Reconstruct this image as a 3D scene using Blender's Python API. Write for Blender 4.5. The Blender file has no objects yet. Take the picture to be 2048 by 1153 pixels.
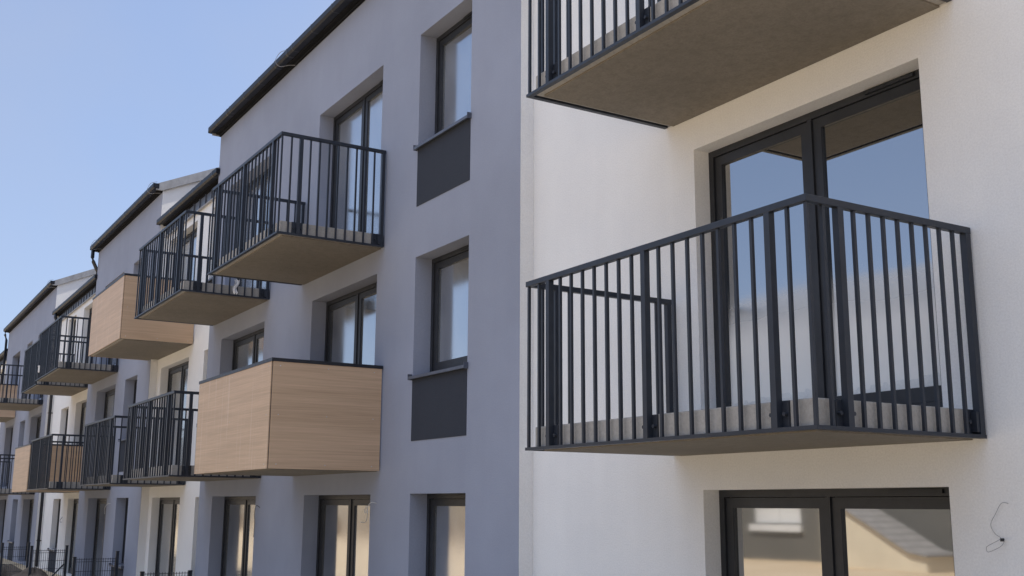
import bpy, math, random
from mathutils import Vector, Matrix
random.seed(7)
sc = bpy.context.scene
COL = sc.collection
H0 = 2.05            # eye height above the yard; geometry below is written relative to the eye line

# ------------------------------------------------------------------ materials
def new_mat(name):
    m = bpy.data.materials.new(name); m.use_nodes = True
    nt = m.node_tree
    return m, nt, nt.nodes['Principled BSDF']

def N(nt, t, **k):
    n = nt.nodes.new(t)
    for a, v in k.items():
        if a in n.inputs.keys(): n.inputs[a].default_value = v
        else: setattr(n, a, v)
    return n

def noise(nt, vec, scale, detail=4, rough=.55):
    n = N(nt, 'ShaderNodeTexNoise'); n.inputs['Scale'].default_value = scale
    n.inputs['Detail'].default_value = detail; n.inputs['Roughness'].default_value = rough
    nt.links.new(vec, n.inputs['Vector']); return n.outputs['Fac']

def ramp(nt, fac, a, b, p0=0., p1=1.):
    r = N(nt, 'ShaderNodeValToRGB')
    r.color_ramp.elements[0].position = p0; r.color_ramp.elements[1].position = p1
    r.color_ramp.elements[0].color = (*a, 1); r.color_ramp.elements[1].color = (*b, 1)
    nt.links.new(fac, r.inputs['Fac']); return r.outputs['Color']

def mul(nt, a, b, fac=1.):
    m = N(nt, 'ShaderNodeMix', data_type='RGBA', blend_type='MULTIPLY')
    m.inputs['Factor'].default_value = fac
    nt.links.new(a, m.inputs[6]); nt.links.new(b, m.inputs[7]); return m.outputs[2]

def coords(nt, scale=(1, 1, 1)):
    g = N(nt, 'ShaderNodeNewGeometry'); mp = N(nt, 'ShaderNodeMapping')
    mp.inputs['Scale'].default_value = scale
    nt.links.new(g.outputs['Position'], mp.inputs['Vector']); return mp.outputs['Vector']

def bump(nt, b, fac, strength, dist):
    bm = N(nt, 'ShaderNodeBump'); bm.inputs['Strength'].default_value = strength
    bm.inputs['Distance'].default_value = dist
    nt.links.new(fac, bm.inputs['Height']); nt.links.new(bm.outputs['Normal'], b.inputs['Normal'])

def plaster(name, c, var=.09):
    m, nt, b = new_mat(name)
    v = coords(nt)
    lo = tuple(x * (1 - var) for x in c); hi = tuple(min(x * (1 + var * .6), .95) for x in c)
    c1 = ramp(nt, noise(nt, v, .55, 5), lo, hi, .3, .7)
    st = noise(nt, coords(nt, (5., 5., .35)), 1.3, 5, .6)            # faint run-off streaks
    c2 = mul(nt, c1, ramp(nt, st, (.98, .98, .982), (1, 1, 1), .3, .65))
    gr = noise(nt, v, 75, 4, .75)
    c2 = mul(nt, c2, ramp(nt, noise(nt, v, 2.7, 6, .6), (.972, .972, .976), (1, 1, 1), .3, .62))
    c3 = mul(nt, c2, ramp(nt, gr, (.88, .88, .88), (1.0, 1.0, 1.0), .3, .62))
    nt.links.new(c3, b.inputs['Base Color'])
    b.inputs['Roughness'].default_value = .93; b.inputs['Specular IOR Level'].default_value = .2
    ad = N(nt, 'ShaderNodeMath', operation='MULTIPLY_ADD')
    nt.links.new(noise(nt, v, 3.2, 3, .5), ad.inputs[0]); ad.inputs[1].default_value = 1.6; nt.links.new(gr, ad.inputs[2])
    bump(nt, b, ad.outputs[0], .6, .006); return m

def concrete(name, c, dark=.7):
    m, nt, b = new_mat(name); v = coords(nt)
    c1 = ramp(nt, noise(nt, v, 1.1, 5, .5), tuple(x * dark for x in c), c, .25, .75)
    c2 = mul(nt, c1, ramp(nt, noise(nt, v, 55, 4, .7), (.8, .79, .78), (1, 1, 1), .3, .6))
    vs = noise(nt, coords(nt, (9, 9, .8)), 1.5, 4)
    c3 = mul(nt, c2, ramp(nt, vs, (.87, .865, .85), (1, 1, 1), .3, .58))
    nt.links.new(c3, b.inputs['Base Color']); b.inputs['Roughness'].default_value = .9
    bump(nt, b, noise(nt, v, 60, 5, .7), .5, .004); return m

def coated(name, c, rough=.45, spec=.5):
    m, nt, b = new_mat(name); v = coords(nt)
    c1 = ramp(nt, noise(nt, v, 6, 5, .65), tuple(x * .8 for x in c), tuple(x * 1.2 for x in c), .3, .7)
    nt.links.new(c1, b.inputs['Base Color'])
    r = N(nt, 'ShaderNodeMapRange'); r.inputs['To Min'].default_value = rough - .1; r.inputs['To Max'].default_value = rough + .15
    nt.links.new(noise(nt, v, 25, 4), r.inputs['Value']); nt.links.new(r.outputs['Result'], b.inputs['Roughness'])
    b.inputs['Specular IOR Level'].default_value = spec
    bump(nt, b, noise(nt, v, 300, 2), .15, .001); return m

def glass(name, rough, dust, ior):
    m, nt, b = new_mat(name); v = coords(nt)
    big = noise(nt, coords(nt, (1.3, 1.3, .8)), 1.0, 3, .5)
    run = noise(nt, coords(nt, (14, 14, .5)), 1.2, 5, .7)
    d = mul(nt, ramp(nt, big, (.15, .15, .15), (1, 1, 1), .35, .75), ramp(nt, run, (.82, .82, .82), (1, 1, 1), .3, .7))
    mx = N(nt, 'ShaderNodeMix', data_type='RGBA'); nt.links.new(d, mx.inputs['Factor'])
    mx.inputs[6].default_value = (.012, .013, .014, 1); mx.inputs[7].default_value = (dust * .93, dust, dust * 1.06, 1)  # dust, tinted pale blue to add the hazy sky reflection to the colour
    nt.links.new(mx.outputs[2], b.inputs['Base Color'])
    r = N(nt, 'ShaderNodeMapRange'); r.inputs['To Min'].default_value = rough * .4; r.inputs['To Max'].default_value = rough * 1.5
    nt.links.new(d, r.inputs['Value']); nt.links.new(r.outputs['Result'], b.inputs['Roughness'])
    b.inputs['IOR'].default_value = ior
    bump(nt, b, noise(nt, v, .8, 2), .04, .02); return m

def hazed(name, z0, z1):
    # glazing that turns paler and rougher towards its lower part
    m, nt, b = new_mat(name); v = coords(nt)
    sp = N(nt, 'ShaderNodeSeparateXYZ'); nt.links.new(v, sp.inputs[0])
    nz = noise(nt, v, 1.4, 4); ad = N(nt, 'ShaderNodeMath', operation='MULTIPLY_ADD')
    nt.links.new(nz, ad.inputs[0]); ad.inputs[1].default_value = .22; nt.links.new(sp.outputs['Z'], ad.inputs[2])
    r = N(nt, 'ShaderNodeMapRange', interpolation_type='SMOOTHSTEP')
    r.inputs['From Min'].default_value = z0 + .11; r.inputs['From Max'].default_value = z1 + .11
    r.inputs['To Min'].default_value = 1; r.inputs['To Max'].default_value = 0
    nt.links.new(ad.outputs[0], r.inputs['Value'])
    c = ramp(nt, noise(nt, v, 2.5, 5), (.80, .79, .76), (.86, .84, .80), .3, .7)
    mx = N(nt, 'ShaderNodeMix', data_type='RGBA'); nt.links.new(r.outputs[0], mx.inputs['Factor'])
    mx.inputs[6].default_value = (.012, .013, .014, 1); nt.links.new(c, mx.inputs[7]); nt.links.new(mx.outputs[2], b.inputs['Base Color'])
    for s_, a, d in (('Roughness', .015, .42), ('IOR', 5.5, 1.7)):
        q = N(nt, 'ShaderNodeMapRange'); q.inputs['To Min'].default_value = a; q.inputs['To Max'].default_value = d
        nt.links.new(r.outputs[0], q.inputs['Value']); nt.links.new(q.outputs[0], b.inputs[s_])
    bump(nt, b, noise(nt, v, .8, 2), .04, .02); return m

def laminate(name, c):
    m, nt, b = new_mat(name)
    g1 = noise(nt, coords(nt, (.5, .5, 34)), 1.6, 8, .66)
    c1 = ramp(nt, g1, tuple(x * .84 for x in c), tuple(min(1, x * 1.07) for x in c), .3, .7)
    g2 = noise(nt, coords(nt, (1.2, 1.2, 160)), 1.3, 5, .6)
    c2 = mul(nt, c1, ramp(nt, g2, (.86, .85, .84), (1, 1, 1), .35, .6))
    c2 = mul(nt, c2, ramp(nt, noise(nt, coords(nt, (.35, .35, 6.5)), 1.3, 3, .5), (.89, .885, .87), (1, 1, 1), .33, .62))
    # reflected light painted in as pale vertical streaks on the sheets
    s = noise(nt, coords(nt, (11, .01, .25)), 1.4, 4, .7)
    mx = N(nt, 'ShaderNodeMix', data_type='RGBA', blend_type='MIX')
    rr = ramp(nt, s, (0, 0, 0), (.5, .5, .5), .54, .72)
    nt.links.new(rr, mx.inputs['Factor']); nt.links.new(c2, mx.inputs[6]); mx.inputs[7].default_value = (.75, .62, .5, 1)
    nt.links.new(mx.outputs[2], b.inputs['Base Color'])
    b.inputs['Roughness'].default_value = .5; b.inputs['Specular IOR Level'].default_value = .35
    return m

def soil(name, a, b_):
    m, nt, b = new_mat(name); v = coords(nt)
    c1 = ramp(nt, noise(nt, v, .35, 8, .65), a, b_, .32, .68)
    c2 = mul(nt, c1, ramp(nt, noise(nt, v, 9, 8, .75), (.6, .58, .56), (1, 1, 1), .3, .6))
    nt.links.new(c2, b.inputs['Base Color']); b.inputs['Roughness'].default_value = .95
    bump(nt, b, noise(nt, v, 12, 8, .75), .7, .05); return m

def tiles(name, c):
    m, nt, b = new_mat(name); v = coords(nt)
    w = N(nt, 'ShaderNodeTexWave', wave_type='BANDS', bands_direction='Z'); w.inputs['Scale'].default_value = 1.6
    w.inputs['Distortion'].default_value = .3; nt.links.new(v, w.inputs['Vector'])
    c1 = ramp(nt, noise(nt, v, 3, 6), tuple(x * .75 for x in c), c, .3, .7)
    c2 = mul(nt, c1, ramp(nt, w.outputs['Fac'], (.75, .75, .75), (1, 1, 1), 0, .4))
    nt.links.new(c2, b.inputs['Base Color']); b.inputs['Roughness'].default_value = .8; return m

M = dict(
    grey=plaster('grey_render', (.32, .347, .43)),
    white=plaster('white_render', (.86, .855, .845), .04),
    concrete=concrete('cast_concrete', (.50, .475, .44)),
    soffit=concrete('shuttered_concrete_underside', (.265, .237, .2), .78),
    steel=coated('powder_coated_steel', (.018, .023, .034), .42),
    frame=coated('anthracite_frame', (.022, .024, .029), .42),
    cap=coated('black_cap', (.014, .016, .021), .4),
    gutter=coated('gutter_metal', (.011, .013, .02), .45, .25),
    board=coated('dark_eave_board', (.014, .014, .016), .8, .1),
    flash=coated('zinc_flashing', (.33, .33, .34), .5),
    seam=coated('slate_sheet_metal', (.10, .115, .15), .4),
    spandrel=plaster('dark_spandrel', (.045, .051, .066), .05),
    sill=coated('sill_metal', (.085, .095, .125), .38),
    roof=coated('roof_sheet', (.03, .034, .042), .5),
    wood=laminate('oak_laminate', (.625, .44, .29)),
    glass=glass('clear_glazing', .03, .05, 5.5),
    dusty=glass('dusty_glazing', .14, .36, 7.0),
    earth=soil('bare_yard_soil', (.68, .52, .325), (.80, .645, .44)),
    mound=soil('dark_dug_soil', (.09, .068, .05), (.22, .165, .12)),
    cream=plaster('cream_render', (.80, .72, .56)),
    tan=plaster('tan_render', (.34, .28, .19), .25),
    buff=plaster('buff_render', (.60, .52, .39), .15),
    plank=laminate('weathered_planks', (.20, .155, .11)),
    taupe=plaster('taupe_render', (.17, .165, .15)),
    tile=tiles('grey_roof_tiles', (.36, .345, .33)),
    paint=plaster('white_paint', (.8, .8, .78)),
    wire=coated('galvanised_wire', (.25, .25, .26), .5),
    pale=coated('pale_cable', (.55, .54, .52), .6),
    haze=hazed('hazed_glazing', 1.2 + H0, 1.75 + H0),
    cloth=plaster('white_plastic_film', (.8, .8, .8)),
)

# ------------------------------------------------------------------ mesh builder
class MB:
    def __init__(s): s.v = []; s.f = []; s.smooth = False
    def box(s, x0, x1, y0, y1, z0, z1):
        n = len(s.v)
        s.v += [(x, y, z) for z in (z0, z1) for y in (y0, y1) for x in (x0, x1)]
        s.f += [tuple(n + i for i in q) for q in ((0, 2, 3, 1), (4, 5, 7, 6), (0, 1, 5, 4), (1, 3, 7, 5), (3, 2, 6, 7), (2, 0, 4, 6))]
        return s
    def poly(s, *pts):
        n = len(s.v); s.v += [tuple(p) for p in pts]; s.f.append(tuple(range(n, n + len(pts)))); return s
    def prism_x(s, prof, x0, x1):                       # profile of (y, z) swept along x, closed ends
        n = len(s.v); k = len(prof)
        s.v += [(x0, y, z) for y, z in prof] + [(x1, y, z) for y, z in prof]
        for i in range(k):
            j = (i + 1) % k
            s.f.append((n + i, n + j, n + k + j, n + k + i))
        s.f += [tuple(n + i for i in range(k))[::-1], tuple(n + k + i for i in range(k))]
        return s
    def ring(s, x0, x1, z0, z1, w, y0, y1, wb=None):    # mitred rectangular frame
        wb = wb or w
        n = len(s.v)
        for y in (y0, y1):
            s.v += [(x0, y, z0), (x1, y, z0), (x1, y, z1), (x0, y, z1),
                    (x0 + w, y, z0 + wb), (x1 - w, y, z0 + wb), (x1 - w, y, z1 - w), (x0 + w, y, z1 - w)]
        for i in range(4):
            j = (i + 1) % 4
            s.f += [(n + i, n + j, n + 4 + j, n + 4 + i), (n + 12 + i, n + 12 + j, n + 8 + j, n + 8 + i),
                    (n + 8 + i, n + 8 + j, n + j, n + i), (n + 4 + i, n + 4 + j, n + 12 + j, n + 12 + i)]
        return s
    def tube(s, pts, r, k=6):
        pts = [Vector(p) for p in pts]; n = len(s.v); s.smooth = True
        for i, p in enumerate(pts):
            d = (pts[min(i + 1, len(pts) - 1)] - pts[max(i - 1, 0)]).normalized()
            a = d.cross(Vector((0, 0, 1)) if abs(d.z) < .9 else Vector((1, 0, 0))).normalized(); b = d.cross(a)
            for q in range(k):
                t = 2 * math.pi * q / k
                s.v.append(tuple(p + a * (r * math.cos(t)) + b * (r * math.sin(t))))
        for i in range(len(pts) - 1):
            for q in range(k):
                q2 = (q + 1) % k
                s.f.append((n + i * k + q, n + i * k + q2, n + (i + 1) * k + q2, n + (i + 1) * k + q))
        s.f += [tuple(n + q for q in range(k))[::-1], tuple(n + (len(pts) - 1) * k + q for q in range(k))]
        return s
    def mesh(s, name, mat, origin=(0, 0, 0)):
        me = bpy.data.meshes.new(name); o = Vector(origin)
        me.from_pydata([tuple(Vector(p) - o) for p in s.v], [], s.f)
        me.materials.append(mat)
        if s.smooth: me.polygons.foreach_set('use_smooth', [True] * len(me.polygons))
        me.update(); return me
    def build(s, name, mat, parent=None, bevel=0):
        """link as one object; vertices are given in scene coordinates (eye line at z = 0)"""
        org = wloc(parent) if parent else Vector((0, 0, -H0))
        ob = bpy.data.objects.new(name, s.mesh(name, mat, org)); COL.objects.link(ob)
        if parent: ob.parent = parent
        if bevel:
            bv = ob.modifiers.new('bevel', 'BEVEL'); bv.width = bevel; bv.segments = 2; bv.limit_method = 'ANGLE'
        return ob

def wloc(o):                       # base of the thing in eye-line coordinates
    v = Vector((0, 0, -H0))
    while o is not None:
        v += o.location; o = o.parent
    return v

def empty(name, x, y, z, label, cat, group=None):
    o = bpy.data.objects.new(name, None); COL.objects.link(o)
    o.location = (x, y, z + H0); o.empty_display_size = .3
    o['label'] = label; o['category'] = cat
    if group: o['group'] = group
    return o

def tag(o, label, cat, group=None):
    o['label'] = label; o['category'] = cat
    if group: o['group'] = group
    return o

def inst(name, me, parent, pos):
    """part with shared mesh data; pos in eye-line coordinates"""
    o = bpy.data.objects.new(name, me); COL.objects.link(o); o.parent = parent
    o.location = Vector(pos) - wloc(parent); return o

# ------------------------------------------------------------------ wall with openings
def facade(mb, x0, x1, z0, z1, y, holes, rev):
    xs = sorted({x0, x1} | {h[0] for h in holes} | {h[1] for h in holes})
    zs = sorted({z0, z1} | {h[2] for h in holes} | {h[3] for h in holes})
    for i in range(len(xs) - 1):
        for j in range(len(zs) - 1):
            cx = (xs[i] + xs[i + 1]) / 2; cz = (zs[j] + zs[j + 1]) / 2
            if any(h[0] < cx < h[1] and h[2] < cz < h[3] for h in holes): continue
            mb.poly((xs[i], y, zs[j]), (xs[i + 1], y, zs[j]), (xs[i + 1], y, zs[j + 1]), (xs[i], y, zs[j + 1]))
    for a, b, c, d in holes:
        mb.poly((a, y, c), (a, y, d), (a, y + rev, d), (a, y + rev, c))
        mb.poly((b, y, d), (b, y, c), (b, y + rev, c), (b, y + rev, d))
        mb.poly((a, y, d), (b, y, d), (b, y + rev, d), (a, y + rev, d))
        mb.poly((b, y, c), (a, y, c), (a, y + rev, c), (b, y + rev, c))

VENT = {}
def window(root, name, a, b, c, d, y, gl, leaves, vent=True, label=None):
    """frame (the part) > sash, pane, trickle_vent"""
    fw = .055
    mb = MB().ring(a - .03, b + .03, c - .03, d + .03, fw + .03, y - .004, y + .06)
    if leaves == 2:
        mid = (a + b) / 2
        mb.box(mid - .018, mid + .018, y - .003, y + .055, c + fw, d - fw)
    fr = mb.build(name, M['frame'], root)
    if label: fr['label'] = label
    spans = [(a + fw, b - fw)] if leaves == 1 else [(a + fw, (a + b) / 2 - .018), ((a + b) / 2 + .018, b - fw)]
    for s0, s1 in spans:
        MB().ring(s0 + .004, s1 - .004, c + fw + .004, d - fw - .004, .078, y + .012, y + .05, .1).build('sash', M['frame'], fr)
        MB().box(s0 + .08, s1 - .08, y + .034, y + .046, c + fw + .1, d - fw - .08).build('pane', gl, fr)
    if vent:
        w = min(.42, (b - a) * .38)
        x = b - .16 - w
        MB().box(x, x + w, y - .022, y - .004, d - .038, d - .012).build('trickle_vent', M['cap'], fr)
    return fr

def sill_panel(root, a, b, c, y, h=.76):
    MB().prism_x([(y - .055, c - .045), (y - .055, c - .012), (y + .2, c + .02), (y + .2, c - .005), (y - .03, c - .03), (y - .03, c - .045)], a - .016, b + .016)\
        .box(a - .022, a - .0161, y - .057, y + .02, c - .05, c + .02).box(b + .0161, b + .022, y - .057, y + .02, c - .05, c + .02)\
        .build('window_sill', M['sill'], root)
    MB().box(a, b, y - .006, y + .02, c - h, c - .03).build('spandrel_panel', M['spandrel'], root)

# ------------------------------------------------------------------ balconies
def baluster_mesh(h):
    key = round(h, 3)
    if key not in VENT:
        VENT[key] = MB().box(-.010, .010, -.010, .010, 0, h).mesh('baluster', M['steel'])
        VENT[('p', key)] = MB().box(-.022, .022, -.022, .022, 0, h).mesh('post', M['steel'])
    return VENT[key], VENT[('p', key)]

def plate_mesh(side):
    if ('pl', side) not in VENT:
        m = MB()
        if side == 'f':
            m.box(-.07, .07, 0, .012, -.075, .075)
            for s in (-.05, .05): m.tube([(s, -.022, 0), (s, 0, 0)], .013, 6)
            m.box(-.02, .02, -.04, 0, -.06, .06)
        else:
            k = 1 if side == 'r' else -1
            m.box(min(0, -.012 * k), max(0, -.012 * k), -.07, .07, -.075, .075)
            for s in (-.05, .05): m.tube([(.022 * k, s, 0), (0, s, 0)], .013, 6)
            m.box(min(0, .04 * k), max(0, .04 * k), -.02, .02, -.06, .06)
        m.smooth = False
        VENT[('pl', side)] = m.mesh('anchor_plate', M['steel'])
    return VENT[('pl', side)]

def slab(root, x0, x1, y0, yw, zb, label, th=.17):
    mb = MB().box(x0 + .055, x1 - .055, y0 + .055, yw - .003, zb + .006, zb + th)
    s = mb.build('balcony', M['concrete'], root, .008)
    s['label'] = label
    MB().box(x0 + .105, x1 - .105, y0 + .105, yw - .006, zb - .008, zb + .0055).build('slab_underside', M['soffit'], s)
    return s

def rail_balcony(root, x0, x1, yw, zb, label, dep=1.43, ht=1.285):
    y0 = yw - dep
    s = slab(root, x0, x1, y0, yw, zb, label)
    t = .02
    # handrail and bottom rail: mitred U seen from above
    def u(z0, z1, w):
        m = MB()
        a = [(x0, yw - .015), (x0, y0), (x1, y0), (x1, yw - .015)]
        b = [(x0 + w, yw - .015), (x0 + w, y0 + w), (x1 - w, y0 + w), (x1 - w, yw - .015)]
        n = 0
        for z in (z0, z1):
            m.v += [(x, y, z) for x, y in a] + [(x, y, z) for x, y in b]
        for i in range(3):
            m.f += [(i, i + 4, i + 5, i + 1), (8 + i, 9 + i, 13 + i, 12 + i), (i, i + 1, i + 9, i + 8), (4 + i, 12 + i, 13 + i, 5 + i)]
        m.f += [(0, 8, 12, 4), (3, 7, 15, 11)]
        return m
    u(zb + ht - .042, zb + ht, .042).build('handrail', M['steel'], s, .003)
    u(zb - .004, zb + .018, .042).build('bottom_rail', M['steel'], s)
    h = ht - .042 - .018
    bm, pm = baluster_mesh(h)
    zc = zb + .018
    xa, xb, ya = x0 + .021, x1 - .021, y0 + .021
    n = 20
    for i in range(n + 1):
        x = xa + (xb - xa) * i / n
        if i in (2, 10, 18):
            inst('post', pm, s, (x, ya, zc)); inst('anchor_plate', plate_mesh('f'), s, (x, y0 + .043, zb + .092))
        else:
            inst('baluster', bm, s, (x, ya, zc))
    k = 11; yb = yw - .045
    for i in range(1, k + 1):
        y = ya + (yb - ya) * i / k
        for x, sd, e in ((xa, 'l', 1), (xb, 'r', -1)):
            if i in (2, k):
                inst('post', pm, s, (x, y, zc))
                inst('anchor_plate', plate_mesh(sd), s, (x + e * .022, y - (.03 if i == k else 0), zb + .092))
            else:
                inst('baluster', bm, s, (x, y, zc))
    return s

def wood_balcony(root, x0, x1, yw, zb, label, dep=1.43, ht=1.285):
    y0 = yw - dep
    s = slab(root, x0, x1, y0, yw, zb, label)
    z0, z1 = zb - .002, zb + ht - .04
    MB().box(x0 + .012, x1 - .026, y0, y0 + .012, z0, z1).build('front_panel', M['wood'], s)
    for xx, nm in ((x0, 0), (x1 - .012, 1)):
        MB().box(xx, xx + .012, y0 + .016, yw - .02, z0, z1).build('side_panel', M['wood'], s)
    c = MB().box(x0 - .006, x1 + .006, y0 - .006, y0 + .045, z1 + .001, z1 + .042)
    c.box(x0 - .006, x0 + .045, y0 + .045, yw - .012, z1 + .001, z1 + .042).box(x1 - .045, x1 + .006, y0 + .045, yw - .012, z1 + .001, z1 + .042)
    c.build('cap_rail', M['cap'], s)
    p = MB().box(x1 - .04, x1 - .0125, y0 + .0125, y0 + .04, z0, z1).box(x0 + .0125, x0 + .04, y0 + .0125, y0 + .04, z0, z1)
    p.build('corner_post', M['cap'], s)
    if 'sf' not in VENT:
        VENT['sf'] = MB().tube([(0, -.003, 0), (0, 0, 0)], .007, 8).mesh('panel_screw', M['pale'])
        VENT['ss'] = MB().tube([(0, 0, 0), (.003, 0, 0)], .007, 8).mesh('panel_screw', M['pale'])
    for fx in (.04, .5, .96):
        for z in (z0 + .05, (z0 + z1) / 2, z1 - .05):
            inst('panel_screw', VENT['sf'], s, (x0 + (x1 - x0) * fx, y0, z))
            inst('panel_screw', VENT['ss'], s, (x1, y0 + .05 + (dep - .12) * fx, z))
    return s

# ------------------------------------------------------------------ blocks of the terrace
BACK = 17.0; RIDGE = 10.8; PITCH = .45
FLOOR_D = ((-1.98, .13), (.615, 2.92), (3.44, 5.78))
NARROW = ((-1.38, .13), (1.49, 2.92), (4.31, 5.78))

def block(name, label, x0, x1, kind, big, narrow, zs=1., gl='dusty'):
    grey = kind == 'grey'
    yf = 5.64 if grey else 5.80
    rev = .225 if grey else .165
    ez = (7.06 if grey else 6.24) * zs
    root = empty(name, (x0 + x1) / 2, yf, -H0, label, 'apartment building')
    holes = []
    sc3 = lambda z: z * zs if z > .3 else z
    for a, b in big:
        holes += [(a, b, sc3(c), sc3(d)) for c, d in FLOOR_D]
    for a, b in narrow:
        holes += [(a, b, sc3(c), sc3(d)) for c, d in NARROW]
    w = MB(); facade(w, x0, x1, -H0 - .3, ez, yf, holes, rev)
    w.build('front_wall', M['grey' if grey else 'white'], root)
    zr = ez + PITCH * (RIDGE - yf) - .03
    zb_ = ez + PITCH * (RIDGE - yf) - PITCH * (BACK - RIDGE) - .03
    for x in (x0 + .001, x1 - .001):
        off = .001
        MB().poly((x, yf + off, -H0 - .3), (x, BACK, -H0 - .3), (x, BACK, zb_), (x, RIDGE, zr), (x, yf + off, ez)).build('side_wall', M['white'], root)
    MB().poly((x0, BACK, -H0 - .3), (x1, BACK, -H0 - .3), (x1, BACK, zb_), (x0, BACK, zb_)).build('back_wall', M['white'], root)
    for a, b in big:
        for i, (c, d) in enumerate(FLOOR_D):
            window(root, 'terrace_door' if i == 0 else 'balcony_door', a, b, sc3(c), sc3(d), yf + rev, M[gl], 2)
    for a, b in narrow:
        for c, d in NARROW:
            window(root, 'window', a, b, sc3(c), sc3(d), yf + rev, M[gl], 1)
            sill_panel(root, a, b, sc3(c), yf)
    # roof: metal sheet with standing seams, eave board, gutter
    e = .10
    r = MB(); ya = yf - .13; za = ez + .055 - PITCH * .13 + .06
    zt = za + PITCH * (RIDGE - ya); zq = zt - PITCH * (BACK + .3 - RIDGE)
    r.prism_x([(ya, za), (RIDGE, zt), (BACK + .3, zq), (BACK + .3, zq - .12), (RIDGE, zt - .12), (ya + .1, za - .075)], x0 - .02, x1 + .02)
    x = x0 + .3
    while x < x1:
        r.prism_x([(ya + .02, za + .004), (ya + .02, za + .03), (RIDGE, zt + .03), (RIDGE, zt + .004)], x, x + .02); x += .55
    rf = r.build('roof', M['roof'], root)
    for xe, s in ((x0 - .021, -1), (x1 + .021, 1)):
        xa, xb = sorted((xe, xe + s * .045))
        v = MB(); v.prism_x([(ya - .03, za + .04), (RIDGE, zt + .055), (BACK + .3, zq + .055), (BACK + .3, zq - .15), (RIDGE, zt - .16), (yf - .02, ez - .045), (ya - .03, za - .1)], xa, xb)
        v.build('verge_flashing', M['flash'], rf)
    MB().box(x0, x1, yf - .10, yf - .004, ez - .035, ez + .0).box(x0, x1, yf - .035, yf - .0045, ez - .07, ez - .036).build('eave_board', M['board'], root)
    g0, g1 = yf - .235, yf - .105; gz = ez + .0
    g = MB().prism_x([(g0, gz + .1), (g0, gz + .02), (g0 + .03, gz - .012), (g1, gz - .012), (g1, gz + .10), (g1 - .006, gz + .1), (g1 - .006, gz - .004), (g0 + .033, gz - .004), (g0 + .007, gz + .022), (g0 + .007, gz + .1)], x0 - .08, x1 + .08)
    gut = g.build('gutter', M['gutter'], root)
    st = MB().prism_x([(-.002, .105), (-.002, .019), (.029, -.0145), (.13, -.0145), (.13, -.0125), (.03, -.0125), (-.0005, .02), (-.0005, .102), (.115, .102), (.115, .105)], -.015, .015).mesh('gutter_bracket', M['cap'])
    sl = MB().prism_x([(-.004, .103), (-.004, .018), (.028, -.0165), (.13, -.0165), (.13, -.0125), (.03, -.0125), (-.001, .02), (-.001, .106)], -.03, .03).mesh('gutter_joint', M['cap'])
    x = x0 + .45
    while x < x1:
        inst('gutter_bracket', st, gut, (x, g0, gz)); x += .82
    x = x0 + 1.1
    while x < x1:
        inst('gutter_joint', sl, gut, (x, g0, gz)); x += 3.2
    for xx in (x0 - .08, x1 + .075):
        MB().box(xx, xx + .005, g0 + .001, g1 - .001, gz - .008, gz + .098).build('gutter_end_cap', M['gutter'], gut)
    # standing-seam cladding strip under the eaves of the white blocks
    if not grey:
        c0, c1 = ez - .275 * zs, ez - .072
        cl = MB().box(x0 + .01, x1 - .01, yf - .022, yf - .004, c0, c1)
        x = x0 + .2
        while x < x1 - .05:
            cl.box(x, x + .018, yf - .05, yf - .0225, c0 + .01, c1); x += .43
        cp = cl.build('cladding_strip', M['seam'], root)
        MB().prism_x([(yf - .06, c0 - .03), (yf - .06, c0 - .012), (yf - .004, c0 - .002), (yf - .004, c0 - .03)], x0 + .01, x1 - .01).build('drip_flashing', M['flash'], cp)
    return root, yf

w1, yW = block('apartment_block', 'white rendered apartment block filling the right of the picture, with two black-railed balconies', -9.14, 3.0, 'white', [(-6.65, -4.40)], [], gl='glass')
fr = [o for o in w1.children if o.name.startswith('balcony_door')][0]
for p_ in fr.children:
    if p_.name.startswith('pane'): p_.data.materials[0] = M['haze']
for xa, xb in ((-6.51, -5.63), (-5.42, -4.54)):          # uneven white strip along the bottom of the glass
    fm = MB(); n = 70; random.seed(int(-xa * 100)); z = .83
    for i in range(n + 1):
        x = xa + (xb - xa) * i / n
        if i % 3 == 0: z = .80 + .05 * (i / n) + random.uniform(-.014, .014)
        fm.v += [(x, yW + .1975, .74), (x, yW + .1975, z)]
    fm.f = [(2 * i, 2 * i + 2, 2 * i + 3, 2 * i + 1) for i in range(n)]
    fm.build('white_strip', M['paint'], fr)
rail_balcony(w1, -7.0, -4.10, yW, .41, 'large nearest black-railed balcony, whole in view')
rail_balcony(w1, -7.0, -4.10, yW, 3.205, 'concrete balcony cut off by the top of the picture')

g1, yG = block('apartment_block', 'blue-grey block beside the white one, projecting slightly, with the nearest wood-panelled balcony', -20.22, -9.14, 'grey', [(-14.92, -12.64), (-19.40, -17.03)], [(-11.53, -10.21)])
rail_balcony(g1, -15.38, -12.43, yG, 3.23, 'nearer black-railed top-floor balcony on the big grey block')
wood_balcony(g1, -15.43, -12.36, yG, .41, 'largest balcony clad in oak-coloured panels')
rail_balcony(g1, -19.97, -16.82, yG, 3.245, 'farther black-railed top-floor balcony on the big grey block')
rail_balcony(g1, -19.93, -16.80, yG, .405, 'railed balcony half hidden behind the big wooden one')

w2, _ = block('apartment_block', 'white lower-eaved block between the two nearest grey blocks, wooden balcony on top floor', -24.72, -20.22, 'white', [(-24.40, -22.15)], [(-21.05, -20.34)])
wood_balcony(w2, -25.02, -21.85, yW, 3.15, 'oak-coloured top-floor balcony on the second white block')
rail_balcony(w2, -24.80, -21.78, yW, .365, 'black-railed balcony under the far oak-coloured one')

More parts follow.
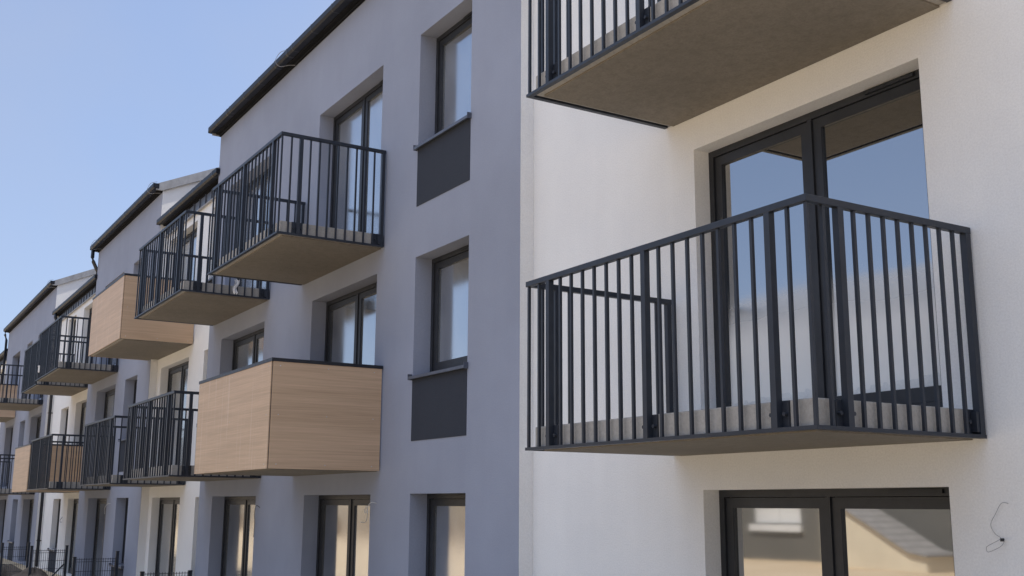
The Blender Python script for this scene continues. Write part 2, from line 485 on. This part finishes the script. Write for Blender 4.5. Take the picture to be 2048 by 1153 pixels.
g2, _ = block('apartment_block', 'second grey block from the right, with a bent downpipe at its far eave', -31.95, -24.72, 'grey', [(-30.6, -28.28)], [(-27.2, -25.93)])
rail_balcony(g2, -31.45, -28.08, yG, 3.20, 'black-railed top-floor balcony on the second grey block')
rail_balcony(g2, -31.20, -27.92, yG, .33, 'black-railed first-floor balcony in front of a wooden one')

w3, _ = block('apartment_block', 'third white block from the right, narrow, with a long downpipe in its far corner', -39.0, -31.95, 'white', [(-34.5, -32.4)], [(-37.05, -35.72)])
rail_balcony(w3, -35.45, -32.48, yW, 3.21, 'black-railed top-floor balcony on the third white block')
wood_balcony(w3, -35.42, -32.43, yW, .31, 'small oak-coloured balcony low at the left')

g3, _ = block('apartment_block', 'third and farthest grey block at the left edge, roofline ending at a downpipe', -51.2, -39.0, 'grey', [(-42.35, -39.95), (-49.2, -46.95)], [(-45.1, -43.75)], 1.03)
rail_balcony(g3, -43.0, -39.85, yG, 3.27, 'black-railed top-floor balcony at the left edge')
rail_balcony(g3, -43.0, -39.85, yG, .29, 'black-railed first-floor balcony at the left edge')
wood_balcony(g3, -49.7, -46.6, yG, 3.27, 'farthest oak-coloured balcony at the left edge')
rail_balcony(g3, -49.7, -46.6, yG, .29, 'farthest black-railed balcony')

w4, _ = block('apartment_block', 'farthest white block, a sliver at the left edge of the picture', -57.5, -51.2, 'white', [(-55.6, -53.3)], [], 1.03)

# downpipes (parts of the blocks they drain)
def pipe(root, pts, r=.05):
    p = MB().tube(pts, r, 10).build('downpipe', M['steel'], root); return p
ye = yG - .17
pipe(g2, [(-31.90, ye, 7.05), (-31.90, ye, 6.82), (-31.92, ye + .03, 6.72), (-32.0, ye + .16, 6.5), (-32.03, ye + .2, 6.42), (-32.03, ye + .2, 6.30)])
p = pipe(w3, [(-38.75, yW - .17, 6.22), (-38.75, yW - .17, 6.1), (-38.75, yW - .08, 5.9), (-38.75, yW - .08, -2.0)])
cl = MB()
for z in (5.2, 2.9, .6, -1.2): cl.box(-38.81, -38.69, yW - .14, yW - .004, z, z + .03)
cl.build('pipe_bracket', M['cap'], p)
pipe(g3, [(-51.1, ye, 7.25), (-51.1, ye, 7.1), (-51.25, yG - .08, 6.9), (-51.25, yG - .08, -2.0)])

# lightning-conductor cables looping over the gutters and loose wire ends on the walls
def cable(root, pts, r, mat, name='cable'):
    # smooth the poly-line (Catmull-Rom)
    P = [Vector(p) for p in pts]; out = []
    for i in range(len(P) - 1):
        a, b, c, d = P[max(i - 1, 0)], P[i], P[i + 1], P[min(i + 2, len(P) - 1)]
        for k in range(6):
            t = k / 6
            out.append(.5 * (2 * b + (c - a) * t + (2 * a - 5 * b + 4 * c - d) * t * t + (3 * b - a - 3 * c + d) * t ** 3))
    out.append(P[-1])
    return MB().tube(out, r, 5).build(name, M[mat], root)
for root, x, ez, yf in ((g1, -16.35, 7.06, yG), (g2, -25.1, 7.06, yG), (g2, -31.7, 7.06, yG), (g3, -39.5, 7.27, yG)):
    cable(root, [(x + .2, yf - .1, ez + .21), (x + .06, yf - .2, ez + .2), (x, yf - .255, ez + .1), (x, yf - .26, ez + .02), (x + .05, yf - .2, ez - .05), (x + .2, yf - .1, ez - .06), (x + .3, yf - .03, ez - .08)], .005, 'wire', 'lightning_cable')
cable(w1, [(-4.005, yW, .03), (-4.03, yW - .03, .03), (-4.08, yW - .02, -.03), (-4.12, yW - .015, -.09), (-4.1, yW - .015, -.14), (-4.06, yW - .02, -.165), (-4.045, yW - .05, -.175), (-4.08, yW - .11, -.21), (-4.10, yW - .10, -.225), (-4.08, yW - .11, -.245), (-4.03, yW - .06, -.21), (-4.035, yW - .02, -.175)], .0016, 'wire', 'loose_wire')
MB().box(-4.05, -4.034, yW - .04, yW - .022, -.186, -.168).build('wire_clip', M['cap'], w1)
cable(g1, [(-12.45, yG, .02), (-12.50, yG - .05, .03), (-12.55, yG - .07, -.02), (-12.60, yG - .06, -.07), (-12.64, yG - .06, -.1), (-12.66, yG - .06, -.06), (-12.62, yG - .06, -.02), (-12.58, yG - .06, -.05), (-12.58, yG - .06, -.12), (-12.64, yG - .05, -.2), (-12.72, yG - .05, -.21), (-12.8, yG - .05, -.21)], .0045, 'pale', 'loose_wire')
cable(g1, [(-16.8, yG, -.05), (-16.83, yG - .05, -.02), (-16.9, yG - .05, -.12), (-16.93, yG - .03, -.3), (-16.95, yG - .03, -.5)], .0045, 'cap', 'loose_wire')
cable(g2, [(-27.8, yG, 0.0), (-27.9, yG - .06, -.02), (-28.1, yG - .07, -.12), (-28.2, yG - .04, -.25)], .006, 'pale', 'loose_wire')
cable(w3, [(-35.2, yW, -.4), (-35.22, yW - .06, -.5), (-35.1, yW - .06, -.55), (-35.0, yW - .04, -.54)], .006, 'cap', 'loose_wire')

# white rag hanging over the edge of the farther top-floor balcony, cup on another
rag = MB()
cols = 6; rows = 8
for j in range(rows):
    for i in range(cols):
        rag.v.append((-16.80 + .02 * math.sin(i * 1.9 + j * .6) + .02, 5.02 + i * .018 * (1 - .05 * j) + .02 * math.sin(j), 3.50 - j * .032 - .02 * math.sin(i * 2.)))
for j in range(rows - 1):
    for i in range(cols - 1):
        n = j * cols + i; rag.f.append((n, n + 1, n + cols + 1, n + cols))
rag.smooth = True
o = rag.build('rag', M['cloth']); tag(o, 'crumpled white rag hanging over the edge of a top-floor balcony', 'rag')
cup = MB().tube([(-31.0, 4.26, 3.385), (-31.0, 4.26, 3.39), (-31.0, 4.26, 3.50), (-31.0, 4.26, 3.53)], .07, 12).tube([(-31.0, 4.26, 3.531), (-31.0, 4.26, 3.56)], .08, 12)
o = cup.build('paint_pot', M['cloth']); tag(o, 'small white pot standing at the front edge of a far balcony', 'pot')

# ------------------------------------------------------------------ garden fences
def fence(name, label, x, y0, y1, ztop, brace=False, caps=(.10, .10)):
    root = empty(name, x, (y0 + y1) / 2, -H0, label, 'wire fence', 'mesh fence panels between the ground-floor gardens')
    for y, e in ((y0, caps[0]), (y1, caps[1])):
        p = MB().box(x - .03, x + .03, y - .03, y + .03, -H0 - .2, ztop + e).build('post', M['steel'], root)
        MB().box(x - .034, x + .034, y - .034, y + .034, ztop + e + .001, ztop + e + .025).build('post_cap', M['cap'], p)
    m = MB(); y = y0 + .05
    while y < y1 - .03:
        m.box(x - .0045, x + .0045, y - .0045, y + .0045, -H0 + .05, ztop + .025); y += .05
    z = ztop
    k = 0
    while z > -H0 + .05:
        m.box(x + .0046, x + .0125, y0 + .031, y1 - .031, z - .005, z + .005)
        k += 1; z -= (.055 if k in (1,) else .2)
    m.build('mesh_panel', M['steel'], root)
    if brace:
        MB().tube([(x + .05, y1 - .05, ztop - .35), (x + .3, y1 - .55, -H0)], .02, 6).build('brace', M['steel'], root)
    return root
fence('garden_fence', 'nearest dark wire fence panel, only its spiky top edge in view', -20.3, 4.74, 5.58, -1.215, caps=(.02, .02))
fence('garden_fence', 'dark wire fence panel standing before the second grey block, posts taller than its mesh', -25.75, 4.56, 5.45, -1.195, caps=(.03, .14))
fence('garden_fence', 'dark wire fence panel with a slanting brace beside the long downpipe', -30.95, 4.42, 5.27, -1.2, True)
fence('garden_fence', 'farthest dark wire fence panel at the lower left corner', -33.6, 4.05, 4.72, -1.2)

# ------------------------------------------------------------------ ground
g = MB(); R = 900
g.poly((-R, -R, -H0), (R, -R, -H0), (R, R, -H0), (-R, R, -H0))
o = g.build('ground', M['earth']); o['kind'] = 'structure'
def mound(cx, cy, rx, ry, h, seed):
    random.seed(seed); m = MB(); n, k = 28, 10
    m.v.append((cx, cy, -H0 + h))
    ph = [random.uniform(0, 6.3) for _ in range(6)]
    for j in range(1, k + 1):
        r = j / k
        for i in range(n):
            t = 2 * math.pi * i / n
            w = 1 + .16 * math.sin(3 * t + ph[0]) + .1 * math.sin(5 * t + ph[1]) + .06 * math.sin(9 * t + ph[2])
            z = h * (1 - r * r) * (1 + .12 * math.sin(4 * t + 6 * r + ph[3])) + random.uniform(-.03, .03) * (1 - r)
            m.v.append((cx + rx * r * w * math.cos(t), cy + ry * r * w * math.sin(t), -H0 + max(z, -.05) - (.06 if j == k else 0)))
    for i in range(n): m.f.append((0, 1 + i, 1 + (i + 1) % n))
    for j in range(k - 1):
        for i in range(n):
            a = 1 + j * n + i; b = 1 + j * n + (i + 1) % n
            m.f.append((a, a + n, b + n, b))
    m.smooth = True
    return m
o = mound(-31.6, 4.6, 2.0, .55, .36, 3).build('soil_mound', M['mound']); o['kind'] = 'structure'
o = mound(-35.5, 4.3, 2.2, .7, .28, 5).build('soil_mound', M['mound']); o['kind'] = 'structure'
o = mound(-24.5, 3.9, 1.6, .6, .3, 9).build('soil_mound', M['mound']); o['kind'] = 'structure'

# ------------------------------------------------------------------ houses across the yard (seen in the glass)
def house(name, label, x0, x1, y, depth, ze, zr, wall, wins):
    root = empty(name, (x0 + x1) / 2, y, -H0, label, 'house')
    holes = [w for w in wins]
    m = MB(); facade(m, x0, x1, -H0 - .2, ze, y, holes, -.12)
    yr = y - depth / 2
    m.poly((x0, y, -H0 - .2), (x0, y, ze), (x0, yr, zr), (x0, y - depth, ze), (x0, y - depth, -H0 - .2))
    m.poly((x1, y, -H0 - .2), (x1, y, ze), (x1, yr, zr), (x1, y - depth, ze), (x1, y - depth, -H0 - .2))
    m.poly((x0, y - depth, -H0 - .2), (x1, y - depth, -H0 - .2), (x1, y - depth, ze), (x0, y - depth, ze))
    m.build('wall', wall, root)
    s = (zr - ze) / (depth / 2); o_ = .5
    MB().prism_x([(y + o_, ze - s * o_ + .1), (yr, zr + .1), (y - depth - o_, ze - s * o_ + .1), (y - depth - o_, ze - s * o_ - .05), (yr, zr - .05), (y + o_, ze - s * o_ - .05)], x0 - .4, x1 + .4).build('roof', M['tile'], root)
    MB().box(x0 - .4, x1 + .4, y + o_ + .001, y + o_ + .12, ze - s * o_ - .12, ze - s * o_ + .12).build('gutter', M['paint'], root)
    for a, b, c, d in wins:
        f = MB().ring(a - .03, b + .03, c - .03, d + .03, .1, y - .17, y - .121).box((a + b) / 2 - .04, (a + b) / 2 + .04, y - .165, y - .1215, c + .07, d - .07).build('window', M['paint'], root)
        MB().box(a + .07, b - .07, y - .16, y - .15, c + .07, d - .07).build('pane', M['paint'] if d - c < 1 else M['glass'], f)
        MB().box(a - .1, b + .1, y + .002, y + .15, c - .32, c - .06).build('window_ledge', M['paint'], f)
    return root
house('house', 'taupe house opposite with grey tiled roof, seen only mirrored in the nearest panes', -46, -17, -20, 18, 4.6, 10.6, M['taupe'],
      [(-33.7, -31.1, -.6, .2), (-38, -36.4, -.6, 1.2), (-22.5, -21, 1.6, 3)])
house('house', 'long tan house opposite, mirrored warmly in the grey block ground-floor glass', -125, -52, -20, 14, 3.4, 7.2, M['tan'],
      [(-60 - 7 * i, -58.4 - 7 * i, -.4, 1.2) for i in range(9)])
house('house', 'pale cream house with white ledges opposite, mirrored in the farther ground-floor doors', -84, -70, -18.6, 10, 4.2, 7.4, M['buff'], [(-82, -80, -.3, 1.2), (-77, -75, -.3, 1.2)])
bf = empty('board_fence', -75, -17, -H0, 'low brown board fence before the houses opposite, seen only in reflections', 'board fence')
m = MB(); x = -120.0
while x < -37:
    m.box(x, x + .165, -17.02, -17.0, -H0, -.78 + .02 * math.sin(x * 7)); x += .175
m.build('boards', M['plank'], bf)
m = MB().box(-120, -37, -17.06, -17.0201, -1.75, -1.66).box(-120, -37, -17.06, -17.0201, -1.05, -.96).build('rail', M['plank'], bf)
gr = empty('garage', -26.5, -18.6, -H0, 'cream lean-to garage opposite, its slanting top seen reflected in the lowest right pane', 'garage')
m = MB()
y0, y1 = -19.9, -18.3
q = [(-28.4, -H0 - .1), (-24.0, -H0 - .1), (-24.0, -1.55), (-24.6, -1.45), (-28.4, .55)]
n = len(q); m.v = [(x, y1, z) for x, z in q] + [(x, y0, z) for x, z in q]
m.f = [tuple(range(n)), tuple(range(2 * n - 1, n - 1, -1))] + [(i, n + i, n + (i + 1) % n, (i + 1) % n) for i in range(n)]
m.build('wall', M['cream'], gr)
m = MB(); q = [(-28.6, .62), (-24.6, -1.43), (-23.9, -1.55), (-23.9, -1.49), (-24.6, -1.36), (-28.6, .70)]
m.v = [(x, y1 + .15, z) for x, z in q] + [(x, y0, z) for x, z in q]; n = len(q)
m.f = [tuple(range(n)), tuple(range(2 * n - 1, n - 1, -1))] + [(i, n + i, n + (i + 1) % n, (i + 1) % n) for i in range(n)]
m.build('roof', M['tile'], gr)

# ------------------------------------------------------------------ light
EL = math.radians(57); AZ = (.22, .9755)                    # sun behind the row and a little to the right
S = Vector((AZ[0] * math.cos(EL), AZ[1] * math.cos(EL), math.sin(EL)))
ld = bpy.data.lights.new('sun', 'SUN'); ld.energy = 5.0; ld.angle = math.radians(.5); ld.color = (1, .93, .82)
lo = bpy.data.objects.new('sun', ld); COL.objects.link(lo); lo.location = (20, 40, 60)
lo.rotation_euler = (-S).to_track_quat('-Z', 'Y').to_euler()
wd = bpy.data.worlds.new('World'); sc.world = wd; wd.use_nodes = True
nt = wd.node_tree; bg = nt.nodes['Background']
sky = nt.nodes.new('ShaderNodeTexSky'); sky.sky_type = 'NISHITA'; sky.sun_disc = False
sky.sun_elevation = EL; sky.sun_rotation = math.atan2(S.x, S.y)
sky.altitude = 200; sky.air_density = 1.0; sky.dust_density = 2.0; sky.ozone_density = 1.0
gm = nt.nodes.new('ShaderNodeGamma'); gm.inputs['Gamma'].default_value = .5       # thin high haze: evens the gradient
nt.links.new(sky.outputs['Color'], gm.inputs['Color'])
tn = nt.nodes.new('ShaderNodeMix'); tn.data_type = 'RGBA'; tn.blend_type = 'MULTIPLY'; tn.inputs['Factor'].default_value = 1
tn.inputs[7].default_value = (.645, .73, .93, 1); nt.links.new(gm.outputs['Color'], tn.inputs[6])
# unseen bright cloud, added high opposite the sun to lift the shaded walls
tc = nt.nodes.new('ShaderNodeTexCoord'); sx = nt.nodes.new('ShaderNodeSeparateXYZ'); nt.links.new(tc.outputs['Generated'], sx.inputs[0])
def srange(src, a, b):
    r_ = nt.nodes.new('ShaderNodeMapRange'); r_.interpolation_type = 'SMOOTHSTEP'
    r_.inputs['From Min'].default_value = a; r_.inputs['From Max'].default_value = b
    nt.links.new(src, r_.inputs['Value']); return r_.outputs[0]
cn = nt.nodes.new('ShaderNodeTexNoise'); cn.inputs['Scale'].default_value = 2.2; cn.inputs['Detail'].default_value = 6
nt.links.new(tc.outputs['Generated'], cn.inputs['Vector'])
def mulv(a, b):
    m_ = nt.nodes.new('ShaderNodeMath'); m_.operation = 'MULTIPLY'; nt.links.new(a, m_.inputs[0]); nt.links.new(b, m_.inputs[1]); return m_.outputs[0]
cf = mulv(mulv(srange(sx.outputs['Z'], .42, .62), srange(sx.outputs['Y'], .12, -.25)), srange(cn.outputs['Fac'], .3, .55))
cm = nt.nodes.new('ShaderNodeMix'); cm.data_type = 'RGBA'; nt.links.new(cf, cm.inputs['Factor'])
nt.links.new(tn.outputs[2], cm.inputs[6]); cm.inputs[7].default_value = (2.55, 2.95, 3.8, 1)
# faint veil of haze in the open sky
vn = nt.nodes.new('ShaderNodeTexNoise'); vn.inputs['Scale'].default_value = 3.0; vn.inputs['Detail'].default_value = 5
nt.links.new(tc.outputs['Generated'], vn.inputs['Vector'])
vm = nt.nodes.new('ShaderNodeMix'); vm.data_type = 'RGBA'
vf = nt.nodes.new('ShaderNodeMath'); vf.operation = 'MULTIPLY'; nt.links.new(srange(vn.outputs['Fac'], .42, .75), vf.inputs[0]); vf.inputs[1].default_value = .22
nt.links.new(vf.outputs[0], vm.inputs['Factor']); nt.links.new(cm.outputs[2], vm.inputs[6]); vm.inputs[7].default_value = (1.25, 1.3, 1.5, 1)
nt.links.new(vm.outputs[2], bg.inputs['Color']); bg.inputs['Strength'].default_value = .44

# ------------------------------------------------------------------ camera
f, th, pi_, ro = 2181.63, math.radians(31.252), math.radians(11.2907), math.radians(.3276)
fh = Vector((-math.cos(th), math.sin(th), 0)); r = Vector((math.sin(th), math.cos(th), 0))
fw = fh * math.cos(pi_) + Vector((0, 0, math.sin(pi_))); u = r.cross(fw)
r2 = r * math.cos(ro) + u * math.sin(ro); u2 = -r * math.sin(ro) + u * math.cos(ro)
cd = bpy.data.cameras.new('camera'); cam = bpy.data.objects.new('camera', cd); COL.objects.link(cam)
mw = Matrix((r2, u2, -fw)).transposed().to_4x4(); mw.translation = (0, 0, H0)
cam.matrix_world = mw
cd.sensor_width = 36; cd.lens = f / 2048 * 36; cd.clip_end = 3000; cd.clip_start = .05
sc.camera = cam
sc.view_settings.view_transform = 'Standard'; sc.view_settings.look = 'None'; sc.view_settings.exposure = 0
sc.cycles.max_bounces = 8; sc.cycles.diffuse_bounces = 5
